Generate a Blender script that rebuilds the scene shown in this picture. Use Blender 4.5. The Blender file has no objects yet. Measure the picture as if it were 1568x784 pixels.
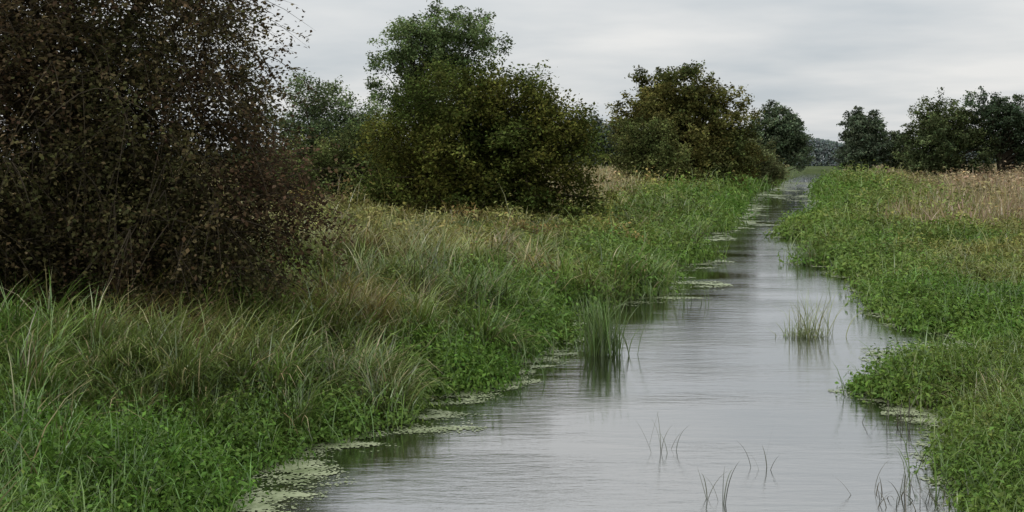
import bpy, math
import numpy as np
rng = np.random.default_rng(7)
scene = bpy.context.scene

# ---------------------------------------------------------------- noise
TAB = np.random.default_rng(3).random((256,256))
def vnoise(x,y,seed=0):
    x = np.asarray(x,float)+seed*17.3; y = np.asarray(y,float)+seed*9.1
    xi = np.floor(x).astype(int); yi = np.floor(y).astype(int)
    fx = x-xi; fy = y-yi
    fx = fx*fx*(3-2*fx); fy = fy*fy*(3-2*fy)
    a = TAB[xi%256,yi%256]; b = TAB[(xi+1)%256,yi%256]
    c = TAB[xi%256,(yi+1)%256]; d = TAB[(xi+1)%256,(yi+1)%256]
    return (a*(1-fx)+b*fx)*(1-fy)+(c*(1-fx)+d*fx)*fy
def fbm(x,y,seed=0,o=3):
    s=0;a=0.5;t=0
    for i in range(o):
        s=s+a*vnoise(np.asarray(x)*2**i,np.asarray(y)*2**i,seed+i*5); t+=a; a*=0.5
    return s/t

# ---------------------------------------------------------------- banks (world metres)
LY=[-20,5,10.7,11.8,12.9,13.5,14.4,15.6,16.9,18.9,20.9,24.5,27.8,33.9,35.3,46,53.8,72,104.7,164.6,250,420,2000]
LX=[-3.6,-3.1,-2.8,-3.0,-2.6,-2.1,-1.4,-1.4,-0.2,-0.1,0.8,0.9,3.5,4.6,5.2,6.7,9.6,13.3,20.7,37.6,61.8,106,530]
RY=[-20,5,10.9,12.6,14.2,16.2,17.4,18.8,20.6,22.6,26,31.1,34.5,40,50,57.6,66,72,104.7,144,250,420,2000]
RX=[3.3,3.7,4.4,4.8,5.6,4.9,5.7,8.1,8.3,7.3,8.4,9.7,9.2,11.2,12.2,14.2,18.6,20.0,28.0,38.2,66.8,113,556]
def xL(y): 
    y=np.asarray(y,float)
    return np.interp(y,LY,LX)+0.8*(fbm(y/1.1,y*0+3.3,2)-0.5)*np.clip(y/12,0.6,3)
def xR(y):
    y=np.asarray(y,float)
    return np.interp(y,RY,RX)+1.1*(fbm(y/1.4,y*0+8.3,4)-0.5)*np.clip(y/12,0.6,2.5)
def gz(x,y,bump=True):
    sl=xL(y)-x; sr=x-xR(y)
    zl=np.interp(sl,[-.9,-.2,0,.25,1,3,6,12,40],[-.8,-.2,0,.08,.28,.60,.95,1.2,1.3])
    zr=np.interp(sr,[-.9,-.2,0,.25,1,4,9,20,60],[-.8,-.2,0,.05,.14,.34,.62,.95,1.1])
    z=np.where(sl>sr,zl,zr); s=np.maximum(sl,sr)
    if bump:
        z=z+np.clip(s/0.8,0,1)*(0.5*(fbm(x/1.6,y/1.6,11)-0.4)+0.6*(fbm(x/6,y/6,12)-0.5)*np.clip(s/4,0,1))
    # the canal bends away out of sight behind the far bank
    return np.where(np.asarray(y)>290,np.maximum(z,.9),z)

# ---------------------------------------------------------------- mesh helpers
def new_mesh(name,verts,faces,mat,cols=None,nper=4,parent=None):
    me=bpy.data.meshes.new(name)
    n=len(verts); f=len(faces)
    me.vertices.add(n); me.vertices.foreach_set("co",np.asarray(verts,np.float32).ravel())
    me.loops.add(f*nper); me.loops.foreach_set("vertex_index",np.asarray(faces,np.int32).ravel())
    me.polygons.add(f); me.polygons.foreach_set("loop_start",np.arange(0,f*nper,nper,dtype=np.int32))
    me.update(calc_edges=True)
    if cols is not None:
        ca=me.color_attributes.new("Col","FLOAT_COLOR","POINT")
        c=np.ones((n,4),np.float32); c[:,:3]=cols
        ca.data.foreach_set("color",c.ravel())
    me.materials.append(mat)
    ob=bpy.data.objects.new(name,me); scene.collection.objects.link(ob)
    if parent: ob.parent=parent
    return ob
class Bag:
    def __init__(s): s.v=[];s.f=[];s.c=[];s.n=0
    def add(s,v,f,c):
        s.v.append(v);s.f.append(f+s.n);s.c.append(c);s.n+=len(v)
    def obj(s,name,mat,parent=None):
        return new_mesh(name,np.concatenate(s.v),np.concatenate(s.f),mat,np.concatenate(s.c),parent=parent)

def unit(v): return v/np.maximum(np.linalg.norm(v,axis=-1,keepdims=True),1e-9)
def blades(bag,P,L,W,az,th0,bend,col,k=4):
    n=len(P); 
    if n==0: return
    d=np.stack([np.cos(az),np.sin(az),az*0],1)
    tw=az+math.pi/2+rng.normal(0,.5,n); side=np.stack([np.cos(tw),np.sin(tw),tw*0],1)
    pos=P.copy(); V=np.zeros((n,k+1,2,3)); C=np.zeros((n,k+1,2,3))
    for i in range(k+1):
        t=i/k
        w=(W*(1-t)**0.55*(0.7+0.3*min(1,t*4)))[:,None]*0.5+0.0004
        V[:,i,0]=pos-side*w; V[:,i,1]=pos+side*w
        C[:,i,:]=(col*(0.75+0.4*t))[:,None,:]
        th=th0+bend*(t+0.5/k)**1.4
        pos=pos+(L/k)[:,None]*(d*np.sin(th)[:,None]+np.array([0,0,1.])*np.cos(th)[:,None])
    base=(np.arange(n)*(k+1)*2)[:,None]; i=np.arange(k)[None,:]*2
    F=np.stack([base+i,base+i+1,base+i+3,base+i+2],-1).reshape(-1,4)
    bag.add(V.reshape(-1,3),F,C.reshape(-1,3))
def leaves(bag,P,size,N,col,aspect=0.6):
    n=len(P)
    if n==0: return
    N=unit(N); r=unit(rng.normal(size=(n,3))); a=unit(np.cross(N,r)); b=np.cross(N,a)
    a=a*(size*0.5)[:,None]; b=b*(size*0.5*aspect)[:,None]; 
    fold=N*(size*0.12)[:,None]
    V=np.stack([P-a,P+b+fold,P+a,P-b+fold],1).reshape(-1,3)
    F=np.arange(n*4).reshape(-1,4)
    bag.add(V,F,np.repeat(col,4,axis=0))
def tubes(bag,pts,rad,col,sides=5):
    n,k,_=pts.shape
    T=unit(np.gradient(pts,axis=1)); ref=np.array([.31,.77,.2]); 
    A=unit(np.cross(T,ref)); B=np.cross(T,A)
    ang=np.arange(sides)*2*math.pi/sides
    V=pts[:,:,None,:]+rad[:,:,None,None]*(A[:,:,None,:]*np.cos(ang)[None,None,:,None]+B[:,:,None,:]*np.sin(ang)[None,None,:,None])
    idx=np.arange(n*k*sides).reshape(n,k,sides)
    F=np.stack([idx[:,:-1,:],np.roll(idx,-1,2)[:,:-1,:],np.roll(idx,-1,2)[:,1:,:],idx[:,1:,:]],-1).reshape(-1,4)
    bag.add(V.reshape(-1,3),F,np.tile(np.array(col),(n*k*sides,1)))

# ---------------------------------------------------------------- materials
def foliage_mat(name,trans=0.3,gloss=0.0,rough=.45):
    m=bpy.data.materials.new(name); m.use_nodes=True; nt=m.node_tree; nt.nodes.clear()
    o=nt.nodes.new("ShaderNodeOutputMaterial"); p=nt.nodes.new("ShaderNodeBsdfDiffuse")
    a=nt.nodes.new("ShaderNodeAttribute"); a.attribute_name="Col"
    nt.links.new(a.outputs["Color"],p.inputs["Color"]); last=p
    if trans>0:
        t=nt.nodes.new("ShaderNodeBsdfTranslucent"); nt.links.new(a.outputs["Color"],t.inputs["Color"])
        mx=nt.nodes.new("ShaderNodeMixShader"); mx.inputs[0].default_value=trans
        nt.links.new(last.outputs[0],mx.inputs[1]); nt.links.new(t.outputs[0],mx.inputs[2]); last=mx
    if gloss>0:
        g=nt.nodes.new("ShaderNodeBsdfGlossy"); g.inputs["Roughness"].default_value=rough; g.inputs["Color"].default_value=(.9,.95,.9,1)
        mx=nt.nodes.new("ShaderNodeMixShader"); mx.inputs[0].default_value=gloss
        nt.links.new(last.outputs[0],mx.inputs[1]); nt.links.new(g.outputs[0],mx.inputs[2]); last=mx
    nt.links.new(last.outputs[0],o.inputs[0])
    return m
M_grass=foliage_mat("grass_blades",0.3,0.05,.3)
M_leaf=foliage_mat("leaf",0.25,0.012,.4)
M_tree=foliage_mat("tree_leaf",0.2,0.0,.5)
M_far=foliage_mat("hazed_distant_leaf",0.1)  # for the farthest foliage, whose colours have the haze painted in
M_bark=foliage_mat("bark",0.0)

def ground_mat():
    m=bpy.data.materials.new("soil_and_moss"); m.use_nodes=True; nt=m.node_tree
    p=nt.nodes["Principled BSDF"]; tc=nt.nodes.new("ShaderNodeTexCoord")
    n1=nt.nodes.new("ShaderNodeTexNoise"); n1.inputs["Scale"].default_value=0.35; n1.inputs["Detail"].default_value=8
    nt.links.new(tc.outputs["Object"],n1.inputs["Vector"])
    cr=nt.nodes.new("ShaderNodeValToRGB"); e=cr.color_ramp.elements
    e[0].position=.3; e[0].color=(.03,.045,.012,1); e[1].position=.7; e[1].color=(.07,.09,.028,1)
    nt.links.new(n1.outputs["Fac"],cr.inputs[0]); nt.links.new(cr.outputs[0],p.inputs["Base Color"])
    p.inputs["Roughness"].default_value=.95; p.inputs["Specular IOR Level"].default_value=.1
    return m
def water_mat():
    m=bpy.data.materials.new("rippled_water"); m.use_nodes=True; nt=m.node_tree; nt.nodes.clear()
    o=nt.nodes.new("ShaderNodeOutputMaterial"); d=nt.nodes.new("ShaderNodeBsdfDiffuse"); g=nt.nodes.new("ShaderNodeBsdfGlossy")
    d.inputs[0].default_value=(.012,.014,.007,1); g.inputs["Color"].default_value=(.95,.955,.96,1); g.inputs["Roughness"].default_value=.012
    mx=nt.nodes.new("ShaderNodeMixShader"); fr=nt.nodes.new("ShaderNodeFresnel"); fr.inputs[0].default_value=1.33
    mr=nt.nodes.new("ShaderNodeMapRange"); mr.inputs[3].default_value=.44; mr.inputs[4].default_value=1.0
    nt.links.new(fr.outputs[0],mr.inputs[0]); nt.links.new(mr.outputs[0],mx.inputs[0])
    tc=nt.nodes.new("ShaderNodeTexCoord"); mp=nt.nodes.new("ShaderNodeMapping"); mp.inputs["Scale"].default_value=(.42,1.5,1)
    mp.inputs["Rotation"].default_value=(0,0,math.radians(4))
    nt.links.new(tc.outputs["Object"],mp.inputs[0])
    n1=nt.nodes.new("ShaderNodeTexNoise"); n1.inputs["Scale"].default_value=4.0; n1.inputs["Detail"].default_value=5; n1.inputs["Roughness"].default_value=.65
    n2=nt.nodes.new("ShaderNodeTexNoise"); n2.inputs["Scale"].default_value=.4; n2.inputs["Detail"].default_value=3
    nt.links.new(mp.outputs[0],n1.inputs["Vector"]); nt.links.new(mp.outputs[0],n2.inputs["Vector"])
    m2=nt.nodes.new("ShaderNodeMapRange"); m2.inputs[1].default_value=.36; m2.inputs[2].default_value=.60; m2.inputs[3].default_value=.25; m2.inputs[4].default_value=1.
    nt.links.new(n2.outputs["Fac"],m2.inputs[0])
    mu=nt.nodes.new("ShaderNodeMath"); mu.operation='MULTIPLY'; nt.links.new(n1.outputs["Fac"],mu.inputs[0]); nt.links.new(m2.outputs[0],mu.inputs[1])
    b=nt.nodes.new("ShaderNodeBump"); b.inputs["Distance"].default_value=.02; b.inputs["Strength"].default_value=.42
    nt.links.new(mu.outputs[0],b.inputs["Height"]); nt.links.new(b.outputs[0],g.inputs["Normal"])
    nt.links.new(d.outputs[0],mx.inputs[1]); nt.links.new(g.outputs[0],mx.inputs[2]); nt.links.new(mx.outputs[0],o.inputs[0])
    return m

# ---------------------------------------------------------------- ground + water
ys=np.concatenate([np.arange(-20,6,2.),np.arange(6,40,.25),np.geomspace(40,2000,150)])
so=np.concatenate([np.arange(0,3,.2),np.arange(3,12,.45),np.geomspace(12,1800,40)])
rows=[]
for y in ys:
    l=float(xL(y)); r=float(xR(y)); w=r-l
    xs=np.concatenate([l-so[::-1],l+w*np.linspace(.04,.96,12),r+so])
    rows.append(np.stack([xs,np.full_like(xs,y),gz(xs,np.full_like(xs,y))],1))
G=np.array(rows); nr,nc,_=G.shape
I=np.arange(nr*nc).reshape(nr,nc)
F=np.stack([I[:-1,:-1],I[:-1,1:],I[1:,1:],I[1:,:-1]],-1).reshape(-1,4)
new_mesh("ground",G.reshape(-1,3),F,ground_mat())
new_mesh("canal_water",np.array([[-600,-20,0],[700,-20,0],[700,1990,0],[-600,1990,0]],float),np.array([[0,1,2,3]]),water_mat())

# ---------------------------------------------------------------- colour helpers
def mixc(a,b,t): 
    a=np.asarray(a,float); b=np.asarray(b,float); return a*(1-t[:,None])+b*t[:,None]
def jit(c,s=.2):
    n=len(c); return np.clip(c*(1+rng.normal(0,s,n))[:,None]*(1+rng.normal(0,.06,(n,3))),.003,.6)
FRESH=(.090,.172,.027); GRASS=(.142,.190,.048); YEL=(.28,.25,.08); TAN=(.42,.33,.20); PINK=(.36,.25,.17); RUST=(.26,.15,.06)

def sample(side,n,y0,y1):
    y=np.exp(rng.uniform(math.log(y0),math.log(y1),n))
    if side=='L':
        e=xL(y); far=np.minimum(-.50*y-2.5,e-3); x=rng.uniform(far,e); s=e-x
    else:
        e=xR(y); far=np.maximum(.50*y+2.5,e+3); x=rng.uniform(e,far); s=x-e
    return x,y,s
def lod(y): return np.maximum(1,y/13)**0.8

def tall_zone(x,y,s,side):
    n=fbm(x/2.0,y/2.0,31)
    if side=='L':
        a=np.clip((s-0.7-np.where(y<12.5,1.6,0))/.9,0,1)
        return np.clip((n-.38)*5,0,1)*a
    return np.clip((n-.50)*5,0,1)*np.clip((s-.8)/2,0,1)*0.9
def colour(x,y,s,side):
    c=mixc(FRESH,GRASS,np.clip((fbm(x/3,y/3,41)-.34)*3,0,1))
    if side=='L':
        t=np.clip((s-2.2)/5,0,1)*np.clip((y-14)/14,0,1); t=np.clip(t*.9+(fbm(x/2.5,y/3,42)-.47)*1.7*np.clip((y-11)/10,0,1),0,1)
        c=mixc(c,YEL,t*.75)
        t=np.clip((s-4.5)/5,0,1)*np.clip((y-24)/20,0,1)*np.clip((fbm(x/5,y/5,43)-.3)*3,0,1); c=mixc(c,TAN,t*.6)
        t=np.clip((s-6)/6,0,1)*np.clip((y-50)/20,0,1); c=mixc(c,PINK,t*.5)
        r=np.clip((fbm(x/1.4,y/1.4,45)-.60)*8,0,1)*np.clip((s-.7)/1,0,1)*np.clip((y-13)/3,0,1)
        r=np.maximum(r,np.exp(-((x+2.4)/.9)**2-((y-18.6)/1.6)**2)*1.1); c=mixc(c,RUST,np.clip(r,0,1)*.6)
    else:
        t=np.clip((s-2)/6,0,1)*.55+(fbm(x/2.5,y/3,42)-.44)*1.2; c=mixc(c,YEL,np.clip(t,0,.6))
        t=np.clip((s-6)/8,0,1)*np.clip((y-26)/30,0,1); c=mixc(c,PINK,np.clip(t,0,.75))
    return c*(.58+.78*fbm(x/1.1,y/1.1,47))[:,None]

grass=Bag(); herb=Bag()
UP=np.array([0,0,1.])
for side,nh,nd,nt_ in (('L',80000,3100,2700),('R',70000,3000,700)):
    # carpet of low herbs
    x,y,s=sample(side,nh,7.5,170); n=len(x); k=lod(y)
    hh=(.08+.3*fbm(x/.7,y/.7,51)**1.5)*np.clip(s/.5+.25,0,1)*np.minimum(k,1.8)
    z=np.maximum(gz(x,y),0.0)+hh*(1-rng.random(n)**2.2)+.01
    c=jit(colour(x,y,s,side),.2)
    leaves(herb,np.stack([x,y,z],1),rng.uniform(.03,.08,n)*k,rng.normal(0,.6,(n,3))+UP,c,.48)
    # domed herb mounds along the waterside and patchily over the bank
    x,y,s=sample(side,nd,7.8,150); h=int(nd*.58)
    yy=y[:h]; ss=np.abs(rng.normal(0,.75,h))*np.maximum(1,yy/18)-.10
    x[:h]=(xL(yy)-ss) if side=='L' else (xR(yy)+ss); s[:h]=ss
    k=lod(y); R=rng.uniform(.10,.48,nd)*k**.85*(1 if side=='L' else .92); m=90
    HT=rng.uniform(.5,1.35,nd)*np.where(s<.2,.85,1.)*(1 if side=='L' else .9)
    c=colour(x,y,s,side)*rng.uniform(.65,1.4,nd)[:,None]; c=np.where((s<1.5)[:,None],mixc(c,np.array(FRESH)*1.1,np.full(nd,.5)),c)
    d=unit(rng.normal(size=(nd,m,3))); d[...,2]=np.abs(d[...,2])
    rr=R[:,None]*(.45+.6*rng.random((nd,m)))*(.75+.45*rng.random((nd,m)))
    P=np.stack([x[:,None]+d[...,0]*rr,y[:,None]+d[...,1]*rr,np.maximum(gz(x,y),0)[:,None]+d[...,2]*rr*HT[:,None]+.01],-1)
    N=d+rng.normal(0,.5,(nd,m,3))+UP*.3
    cc=jit(np.repeat(c,m,0),.22)
    leaves(herb,P.reshape(-1,3),rng.uniform(.03,.088,nd*m)*np.repeat(k,m),N.reshape(-1,3),cc,.45)
    # sprigs poking out of the mounds
    q=5; X=np.repeat(x,q)+rng.normal(0,1,nd*q)*np.repeat(R,q)*.5; Y=np.repeat(y,q)+rng.normal(0,1,nd*q)*np.repeat(R,q)*.5
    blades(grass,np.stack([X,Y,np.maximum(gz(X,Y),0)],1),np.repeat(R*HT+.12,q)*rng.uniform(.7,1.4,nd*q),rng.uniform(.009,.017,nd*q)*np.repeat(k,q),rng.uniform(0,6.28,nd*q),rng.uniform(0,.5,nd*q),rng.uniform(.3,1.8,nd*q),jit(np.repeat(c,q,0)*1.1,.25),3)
    # tussocks of arching grass
    x,y,s=sample(side,nt_*6,8,110); tz=tall_zone(x,y,s,side); keep=rng.random(len(x))<tz*.8+.03
    x,y,s=x[keep][:nt_],y[keep][:nt_],s[keep][:nt_]
    ne=nt_//6; ye=np.exp(rng.uniform(math.log(12.5 if side=='L' else 9),math.log(70),ne)); se=np.abs(rng.normal(.2,.35,ne))*np.maximum(1,ye/20); ke=fbm(ye/1.7,ye*0,77)>.55; ye=ye[ke]; se=se[ke]
    xe=(xL(ye)-se) if side=='L' else (xR(ye)+se)
    x=np.concatenate([x,xe]); y=np.concatenate([y,ye]); s=np.concatenate([s,se])
    nt2=len(x); k=lod(y); m=46
    c=colour(x,y,s,side)*rng.uniform(.6,1.35,nt2)[:,None]
    Lb=rng.uniform(.45,1.2,nt2)*(.88 if side=='L' else .45)*np.minimum(k,1.2)*np.where((x<4)&(y>32),.5,1.)
    az0=rng.normal(-.3 if side=='L' else 2.8,1.2,nt2)
    X=np.repeat(x,m)+rng.normal(0,.08,nt2*m)*np.repeat(k,m)**.6; Y=np.repeat(y,m)+rng.normal(0,.08,nt2*m)*np.repeat(k,m)**.6
    n=len(X); cc=np.repeat(c,m,0); dry=rng.random(n)<.13; cc=np.where(dry[:,None],mixc(cc,TAN,np.full(n,.7)),cc)
    az=np.repeat(az0,m)+rng.normal(0,1.0,n)
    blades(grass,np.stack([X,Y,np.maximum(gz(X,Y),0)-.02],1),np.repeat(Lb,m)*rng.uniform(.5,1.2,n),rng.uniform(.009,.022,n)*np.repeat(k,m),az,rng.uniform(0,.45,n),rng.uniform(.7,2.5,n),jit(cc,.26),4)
# loose blades everywhere
for side,nn in (('L',50000),('R',36000)):
    x,y,s=sample(side,nn,9,260); k=lod(y); n=nn
    L=rng.uniform(.2,.5,n)*np.minimum(k,1.5)*np.where((x<4)&(y>32)&(y<60),.65,1.)*np.clip(s+.5,.5,1)
    c=jit(colour(x,y,s,side)*1.05,.26); az=rng.uniform(0,6.28,n)
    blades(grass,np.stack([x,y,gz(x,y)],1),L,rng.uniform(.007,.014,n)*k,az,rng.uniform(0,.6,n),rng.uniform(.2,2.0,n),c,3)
grass.obj("bank_grass",M_grass); herb.obj("waterside_herbs",M_leaf)

# far field grass
fg=Bag()
n=50000; y=np.exp(rng.uniform(math.log(45),math.log(600),n)); x=xR(y)+4+rng.random(n)*(.30*y+12)
c=jit(mixc(mixc(GRASS,YEL,rng.random(n)),PINK,np.clip(rng.normal(.65,.25,n),0,1)),.2)
blades(fg,np.stack([x,y,gz(x,y)],1),rng.uniform(.5,1.1,n),rng.uniform(.02,.04,n)*lod(y)*.7,rng.uniform(0,6.28,n),rng.uniform(0,.3,n),rng.uniform(0,.9,n),c,2)
n=26000; y=np.exp(rng.uniform(math.log(56),math.log(400),n)); x=xL(y)-rng.uniform(6,45,n)
c=jit(mixc(mixc(GRASS,YEL,rng.random(n)),TAN,np.clip(rng.normal(.5,.3,n),0,1)),.2)
blades(fg,np.stack([x,y,gz(x,y)],1),rng.uniform(.5,1.1,n),rng.uniform(.02,.04,n)*lod(y)*.7,rng.uniform(0,6.28,n),rng.uniform(0,.3,n),rng.uniform(0,.9,n),c,2)
fg.obj("meadow_grass",M_grass)

# ---------------------------------------------------------------- trees
def make_tree(name,x,y,ells,ncl,nleaf,lsize,spread,cA,cB,trunk_r,droop=0.,twl=.9,mat=None,core=.45,twigs=2,barkc=(.06,.05,.035),gain=1.6,lj=.14):
    z0=float(gz(x,y)); root=bpy.data.objects.new(name,None); scene.collection.objects.link(root)
    E=np.array(ells,float); w=E[:,3]*E[:,5]; w=w/w.sum()
    id=rng.choice(len(E),ncl,p=w); e=E[id]
    d=unit(rng.normal(size=(ncl,3))); r=rng.random(ncl)**core
    ang=np.arctan2(d[:,1],d[:,0])
    lump=.70+.60*fbm(ang*1.8+id*7,d[:,2]*2.8+id*3,71)
    C=e[:,:3]+d*e[:,3:6]*(r*lump)[:,None]
    C[:,2]=np.maximum(C[:,2],gz(C[:,0],C[:,1])+.25+rng.random(ncl)*.3)
    cen=e[:,:3]
    out=unit(C-cen+np.array([0,0,.3])+rng.normal(0,.4,(ncl,3))*e[:,3:4]*.5)
    out[:,2]-=droop*rng.uniform(.3,1.2,ncl); out=unit(out)
    bark=Bag()
    top=float(E[:,2].max()); k=6
    t=np.linspace(0,1,k); th=np.stack([x+(E[0,0]-x)*t+.15*np.sin(t*5),y+(E[0,1]-y)*t+.1*np.cos(t*4),z0-.2+(top-z0)*t],1)
    tubes(bark,th[None],(trunk_r*(1.15-t)**.9)[None],barkc,8)
    m=min(ncl,90); sel=rng.choice(ncl,m,replace=False); e_=C[sel]
    f=np.clip((e_[:,2]-z0)/(top-z0)*.65,.05,.85)*rng.uniform(.6,1,m)
    s0=np.stack([np.interp(f,t,th[:,i]) for i in range(3)],1)
    kk=np.linspace(0,1,5)
    mid=(s0+e_)/2+np.array([0,0,1])*np.linalg.norm(e_-s0,axis=1)[:,None]*.15+rng.normal(0,.15,(m,3))
    pts=((1-kk)**2)[None,:,None]*s0[:,None]+2*(kk*(1-kk))[None,:,None]*mid[:,None]+(kk**2)[None,:,None]*e_[:,None]
    tubes(bark,pts,(trunk_r*.4*(1-f))[:,None]*(1.05-kk)[None]+.008,barkc,5)
    lf=Bag(); per=nleaf//ncl//twigs+1
    clv=.5+1.0*rng.random(ncl)**1.2; hue=np.clip(fbm(C[:,0]/(spread*5)+C[:,1]*.3,C[:,2]/(spread*5),81)*2.4-.7+rng.normal(0,.15,ncl),0,1)
    for j in range(twigs):
        dj=unit(out+rng.normal(0,.55,(ncl,3))); Lj=twl*rng.uniform(.5,1.4,ncl)
        kq=np.linspace(0,1,4); sag=-.35*droop*Lj
        tp=C[:,None]+dj[:,None]*(Lj[:,None]*kq[None])[...,None]; tp[:,:,2]+=sag[:,None]*kq[None]**2
        tubes(bark,tp,np.repeat((.014*max(1,spread*1.6)*(1.1-kq))[None],ncl,0)*.7,barkc,3)
        q=rng.random((ncl,per)); P=C[:,None]+dj[:,None]*(Lj[:,None]*q)[...,None]
        P[:,:,2]+=sag[:,None]*q**2
        P=P+rng.normal(0,1,(ncl,per,3))*spread*(.35+.65*(1-q))[...,None]*np.array([1,1,.7])
        P=P.reshape(-1,3)
        cc=mixc(cA,cB,np.repeat(hue,per))*np.repeat(clv,per)[:,None]*gain; cc=jit(cc,lj)
        N=rng.normal(0,.55,(len(P),3))+UP*.8
        leaves(lf,P,rng.uniform(.6,1.3,len(P))*lsize,N,cc,.62)
    bark.obj("trunk_and_branches",M_bark,root); lf.obj("crown",mat or M_tree,root)
    return root

# big dark hawthorn, near left
make_tree("hawthorn_tree",-7.2,18.6,[(-7.2,18.8,4.2,3.1,3.0,3.6),(-5.4,18.0,3.0,1.8,2.0,2.2),(-8.6,18.0,3.4,3.0,2.4,3.2),(-5.9,18.3,5.0,1.7,1.8,1.7),(-4.7,17.8,2.2,1.5,1.6,1.2),(-9,17,1.8,3,1.8,1.4),(-8,18.5,6.2,2.8,2.2,1.8)],
   1700,200000,.076,.18,(.076,.050,.030),(.054,.052,.022),.22,droop=.9,twl=1.1,core=.4,twigs=3,gain=1.4,lj=.22)
# broad bush, centre-left
make_tree("hawthorn_tree",-1.5,45,[(-1.7,45,4.1,3.2,3.0,2.5),(-3.2,45,3.4,2.3,2.3,2.2),(.7,44.6,3.7,2.4,2.3,1.9),(.6,44,2.1,2.6,2.1,1.3),(-2.6,44,2.0,2.9,2.1,1.3),(-.3,45,5.1,2.0,2,1.4),(1.5,44.6,4.2,1.5,1.5,1.0)],
   950,98000,.14,.28,(.078,.080,.019),(.050,.068,.018),.27,droop=.15,twl=.8,core=.36,twigs=3,gain=1.5)
make_tree("ash_tree",-4.6,66,[(-5.7,66,9.4,2.1,2.2,1.6),(-2.5,66,9.7,2.2,2.2,1.5),(-4.2,66,10.3,1.9,2,1.4),(-6.4,66,7.2,1.5,2,1.5),(-3.4,66,7.2,2.4,2,1.8)],
   240,30000,.17,.30,(.092,.122,.050),(.074,.102,.042),.26,twl=.7,core=.42,gain=1.65)
make_tree("willow_tree",-9.9,60,[(-10.2,60,5.3,1.9,2,2.2),(-8.2,60,4.4,2.2,2,1.9),(-10,60,3,2.6,2,1.8)],
   260,24000,.16,.34,(.088,.112,.052),(.070,.094,.044),.2,twl=.8,core=.45)
make_tree("hawthorn_bush",-6.6,57,[(-7.0,57,3.0,2.4,2,1.8),(-10.5,55,2.2,3,2,1.5)],
   240,22000,.15,.34,(.075,.086,.030),(.058,.076,.027),.15,twl=.7,core=.45)
# third group by the bank
make_tree("oak_tree",13.6,97,[(13.3,97,8.2,3.0,3,3.0),(11.5,96,6.0,3.0,3,2.6),(16.2,97,6.0,3.2,3,3.4),(17.2,96,3.6,2.7,2.8,2.6),(14.2,95,3.4,3.6,3,2.4)],
   560,62000,.27,.42,(.088,.084,.026),(.054,.066,.023),.35,twl=1.1,core=.38)
make_tree("hawthorn_bush",10.8,92,[(10.6,92,3.8,2.7,2.4,2.6),(11.4,91,2.4,2.8,2.4,1.7)],
   240,24000,.22,.40,(.090,.096,.032),(.066,.080,.028),.2,twl=.9,core=.42)
make_tree("hawthorn_bush",25.4,122,[(25.2,122,3.0,2.3,2.2,2.0),(26.6,123,2.2,1.6,1.6,1.6)],
   130,12000,.26,.45,(.10,.106,.046),(.08,.092,.042),.15,twl=.8)
make_tree("oak_tree",39,172,[(38.6,172,7.6,3.3,3,3.6),(40.6,172,5.4,2.8,3,3.8),(36.6,172,5,2.6,2.6,3)],
   300,28000,.38,.5,(.078,.098,.056),(.064,.086,.050),.35,twl=1.1)  # leaf colours shifted bluer to stand in for haze
make_tree("oak_tree",17,215,[(15.5,215,7,4.5,4,3.2),(20,216,6,4,4,3)],200,20000,.6,.8,(.115,.135,.112),(.105,.125,.105),.35,twl=1.3,mat=M_far,gain=1.6)  # pale grey-green leaves: distance haze is put into the colour
# right-hand trees; the farther ones have bluish haze mixed into their leaf colours
make_tree("oak_tree",60,200,[(59.8,200,8.0,3.5,3.3,3.3),(60.3,200,5.4,4.0,3.4,3.2),(58.4,200,4,2.6,3,2.4)],
   300,28000,.42,.5,(.076,.094,.058),(.064,.082,.052),.4,twl=1.0)
make_tree("hawthorn_bush",66,202,[(66,202,5.0,2.7,3,3.2),(68,202,3.6,2.5,2.5,2.5)],150,13000,.42,.5,(.082,.096,.054),(.068,.084,.047),.25,twl=1.0)
make_tree("oak_tree",49,132,[(48.2,132,7.0,3.2,3.2,3.0),(46.6,131,4.6,2.9,3,3.2),(51,132,4.6,3.4,3,3.0)],
   330,34000,.29,.42,(.072,.088,.036),(.052,.068,.031),.35,twl=1.1)
make_tree("pine_tree",55,132,[(53.4,132,8.6,2.6,2.6,1.8),(57,132,8.2,3.4,3,1.9),(60.5,133,7.4,3,3,2.2),(55.5,132,5.6,3.6,3,1.8),(60,132,4,4,3,2.6)],
   330,34000,.29,.42,(.042,.060,.034),(.050,.066,.034),.32,twl=1.0,droop=-.1)

# distant tree line, aerial haze painted into its pale bluish leaf colour
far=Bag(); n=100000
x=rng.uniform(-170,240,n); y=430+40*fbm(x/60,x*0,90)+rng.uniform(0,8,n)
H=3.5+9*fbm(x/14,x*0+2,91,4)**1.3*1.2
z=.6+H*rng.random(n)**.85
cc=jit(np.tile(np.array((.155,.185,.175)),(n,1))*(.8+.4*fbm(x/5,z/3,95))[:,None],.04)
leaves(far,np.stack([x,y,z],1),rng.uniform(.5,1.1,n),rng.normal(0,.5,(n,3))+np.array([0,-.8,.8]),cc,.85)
far.obj("distant_treeline",M_far)

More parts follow.
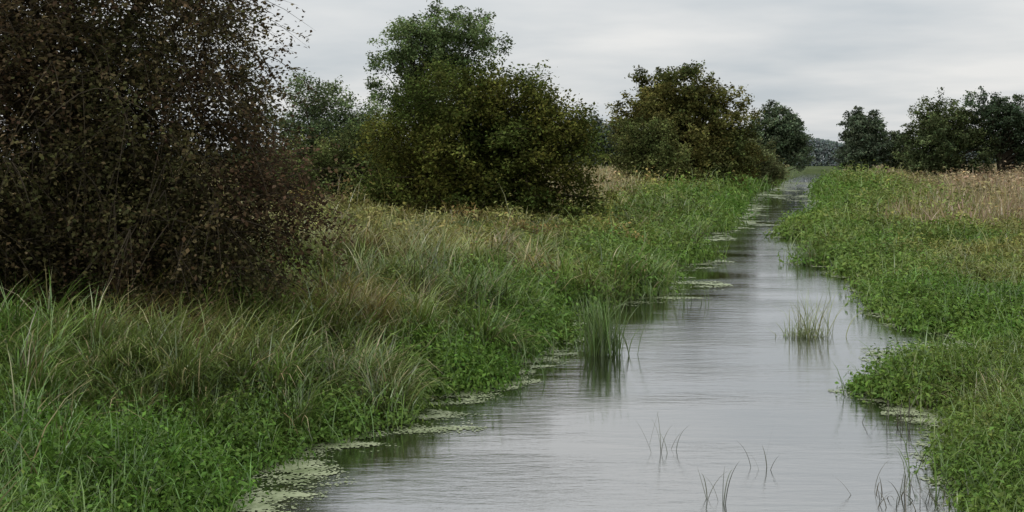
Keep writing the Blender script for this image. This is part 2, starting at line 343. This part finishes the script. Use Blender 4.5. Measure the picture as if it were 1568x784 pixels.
# ---------------------------------------------------------------- reeds in water
def reed(name,cx,cy,rx,ry,n,h,col,wid=.011,lean=.25,bend=.5):
    b=Bag(); P=np.stack([cx+rng.normal(0,rx,n),cy+rng.normal(0,ry,n),np.full(n,-.03)],1)
    az=rng.uniform(0,6.28,n)
    c=jit(np.tile(np.array(col,float),(n,1)),.25)
    blades(b,P,h*rng.uniform(.45,1.05,n),rng.uniform(.7,1.3,n)*wid,az,rng.uniform(0,lean,n),rng.uniform(0,bend*2,n),c,6)
    return b.obj(name,M_grass)
reed("reed_clump",1.50,19.4,.18,.15,240,1.15,(.115,.18,.045),.017,lean=.28,bend=.5)
reed("reed_clump",5.45,21.4,.20,.2,80,.98,(.23,.25,.11),.014,lean=.45,bend=.7)
reed("reed_clump",5.30,21.3,.20,.12,150,.36,(.19,.23,.09),.014,lean=.9,bend=.9)
reed("reed_clump",1.72,12.9,.13,.1,9,.5,(.10,.11,.07),.010,.35,.6)
reed("reed_clump",1.90,11.0,.10,.08,7,.55,(.09,.10,.06),.010,.6,.8)
reed("reed_clump",2.58,12.2,.06,.05,5,.5,(.09,.10,.06),.009,.4,.8)
reed("reed_clump",9.0,36,.25,.5,80,.95,(.12,.16,.05),.016)
reed("reed_clump",4.75,14.2,.18,.2,26,.5,(.08,.07,.045),.010,.6,.6)
reed("reed_clump",3.9,11.0,.3,.2,45,.42,(.08,.075,.045),.011,.8,.8)
reed("reed_clump",.1,18.6,.25,.3,50,.55,(.12,.17,.05),.014)
reed("reed_clump",2.9,26.3,.7,.25,110,.7,(.12,.17,.05),.015)

# ---------------------------------------------------------------- floating weed mats (irregular rafts hugging the banks)
def mats_mat():
    m=bpy.data.materials.new("floating_weed"); m.use_nodes=True; nt=m.node_tree; p=nt.nodes["Principled BSDF"]
    tc=nt.nodes.new("ShaderNodeTexCoord"); n1=nt.nodes.new("ShaderNodeTexNoise"); n1.inputs["Scale"].default_value=3; n1.inputs["Detail"].default_value=10; n1.inputs["Roughness"].default_value=.8
    nt.links.new(tc.outputs["Object"],n1.inputs["Vector"]); cr=nt.nodes.new("ShaderNodeValToRGB"); e=cr.color_ramp.elements
    e[0].position=.38; e[0].color=(.10,.13,.05,1); e[1].position=.60; e[1].color=(.30,.33,.20,1)
    nt.links.new(n1.outputs["Fac"],cr.inputs[0]); nt.links.new(cr.outputs[0],p.inputs["Base Color"])
    p.inputs["Roughness"].default_value=.6; p.inputs["Specular IOR Level"].default_value=.3
    return m
spots=[(-2.35,11.9,.7,.6),(-2.5,11.0,.55,.6),(-2.1,13.1,.7,.25),(-1.5,13.8,.6,.2),(-.85,14.6,.5,.25),(-.85,15.9,.6,.45),(-.6,14.0,.25,.2),
  (.45,19.2,.5,.9),(2.1,26.0,1.3,.6),(3.6,27.3,.9,.5),(5.0,30,.5,1.0),(5.9,36.5,.8,1.3),(7.9,47.5,1.0,2.0),(7.1,19.9,1.0,.7),(6.3,18.8,.6,.6),(9.3,33,.5,.6),(5.1,14.6,.4,.6),
  (14.4,72,1.1,4),(16.8,80,1.2,3),(22.0,96,1.3,5),(24.0,106,1.3,6),(29.0,124,1.8,8),(12.4,60,.8,3),(18.9,70,.8,2)]
MV=[];MF=[];mn=0
def weed(y0,y1,cx_,cy_,nscx,nscy,thr,amp,soft):
    global mn
    yy=np.arange(y0,y1,cy_); xa=float(xL(yy).min())-.3; xb=float(xR(yy).max())+.3
    xx=np.arange(xa,xb,cx_); X,Y=np.meshgrid(xx,yy)
    l=xL(Y)-.05; r=xR(Y)+.05; sc=np.maximum(1,Y/26)
    f=.32*np.exp(-((X-l-.22*sc)/(.32*sc))**2)+.32*np.exp(-((r-X-.20*sc)/(.28*sc))**2)
    for a,b,c,d in spots: f=f+.42*np.exp(-((X-a)/c)**2-((Y-b)/d)**2)
    base=f
    f=np.minimum(f,.50)+amp*(fbm(X/nscx,Y/nscy,120,6)-.5)+.5*(fbm(X/(nscx*4),Y/(nscy*4),130)-.5)
    p=1/(1+np.exp(-np.clip((f-thr)/soft,-30,30)))
    keep=(rng.random(X.shape)<p)&(X>l)&(X<r)&(base>.10)
    keep=keep[:-1,:-1]
    J=np.arange(X.size).reshape(X.shape); q=np.stack([J[:-1,:-1],J[:-1,1:],J[1:,1:],J[1:,:-1]],-1)[keep]
    V=np.stack([X+rng.uniform(-.42,.42,X.shape)*cx_,Y+rng.uniform(-.42,.42,X.shape)*cy_,X*0+.008],-1).reshape(-1,3)
    u,inv=np.unique(q.ravel(),return_inverse=True)
    MV.append(V[u]); MF.append(inv.reshape(-1,4)+mn); mn+=len(u)
weed(9,20,.022,.022,.5,.20,.36,1.3,.10); weed(20,40,.04,.06,.7,.4,.38,1.4,.10); weed(40,170,.11,.20,.9,.9,.47,1.9,.10)
new_mesh("floating_duckweed",np.concatenate(MV),np.concatenate(MF),mats_mat())

# ---------------------------------------------------------------- world, sun, camera
w=bpy.data.worlds.new("World"); scene.world=w; w.use_nodes=True; nt=w.node_tree; nt.nodes.clear()
out=nt.nodes.new("ShaderNodeOutputWorld"); b1=nt.nodes.new("ShaderNodeBackground"); b2=nt.nodes.new("ShaderNodeBackground"); mx=nt.nodes.new("ShaderNodeMixShader")
sky=nt.nodes.new("ShaderNodeTexSky"); sky.sky_type='NISHITA'; sky.sun_disc=False; sky.sun_elevation=math.radians(42); sky.sun_rotation=math.radians(-70)
nt.links.new(sky.outputs[0],b1.inputs[0]); b1.inputs[1].default_value=.08
tc=nt.nodes.new("ShaderNodeTexCoord"); sp=nt.nodes.new("ShaderNodeSeparateXYZ"); nt.links.new(tc.outputs["Generated"],sp.inputs[0])
def M(op,a,b):
    n=nt.nodes.new("ShaderNodeMath"); n.operation=op
    for i,v in enumerate((a,b)):
        if isinstance(v,(int,float)): n.inputs[i].default_value=v
        else: nt.links.new(v,n.inputs[i])
    return n.outputs[0]
zc=M('MAXIMUM',sp.outputs[2],0.0); za=M('ADD',zc,.09)
cb=nt.nodes.new("ShaderNodeCombineXYZ"); nt.links.new(M('DIVIDE',sp.outputs[0],za),cb.inputs[0]); nt.links.new(M('DIVIDE',sp.outputs[1],za),cb.inputs[1])
nz=nt.nodes.new("ShaderNodeTexNoise"); nz.inputs["Scale"].default_value=.55; nz.inputs["Detail"].default_value=5; nz.inputs["Roughness"].default_value=.5
nt.links.new(cb.outputs[0],nz.inputs["Vector"])
cr=nt.nodes.new("ShaderNodeValToRGB"); e=cr.color_ramp.elements
e[0].position=.36; e[0].color=(.54,.585,.62,1); e[1].position=.64; e[1].color=(.83,.825,.81,1)
nt.links.new(nz.outputs["Fac"],cr.inputs[0]); nt.links.new(cr.outputs[0],b2.inputs[0])
# overcast sky: the cloud deck is brighter overhead than at the horizon
nt.links.new(M('ADD',M('MULTIPLY',M('POWER',zc,1.7),1.7),1.0),b2.inputs[1])
mx.inputs[0].default_value=.93; nt.links.new(b1.outputs[0],mx.inputs[1]); nt.links.new(b2.outputs[0],mx.inputs[2]); nt.links.new(mx.outputs[0],out.inputs[0])

sl=bpy.data.lights.new("sun","SUN"); sl.energy=.9; sl.angle=math.radians(20); sl.color=(1,.96,.88)
so_=bpy.data.objects.new("sun",sl); scene.collection.objects.link(so_); so_.rotation_euler=(math.radians(48),0,math.radians(-70)); so_.location=(0,0,40)

cam=bpy.data.cameras.new("camera"); co=bpy.data.objects.new("camera",cam); scene.collection.objects.link(co); scene.camera=co
co.location=(0,0,3.2); co.rotation_euler=(math.radians(90),0,0); cam.sensor_width=36; cam.lens=41.33; cam.shift_y=-.0938; cam.clip_end=4000
scene.view_settings.view_transform='Standard'; scene.view_settings.look='None'; scene.view_settings.exposure=0
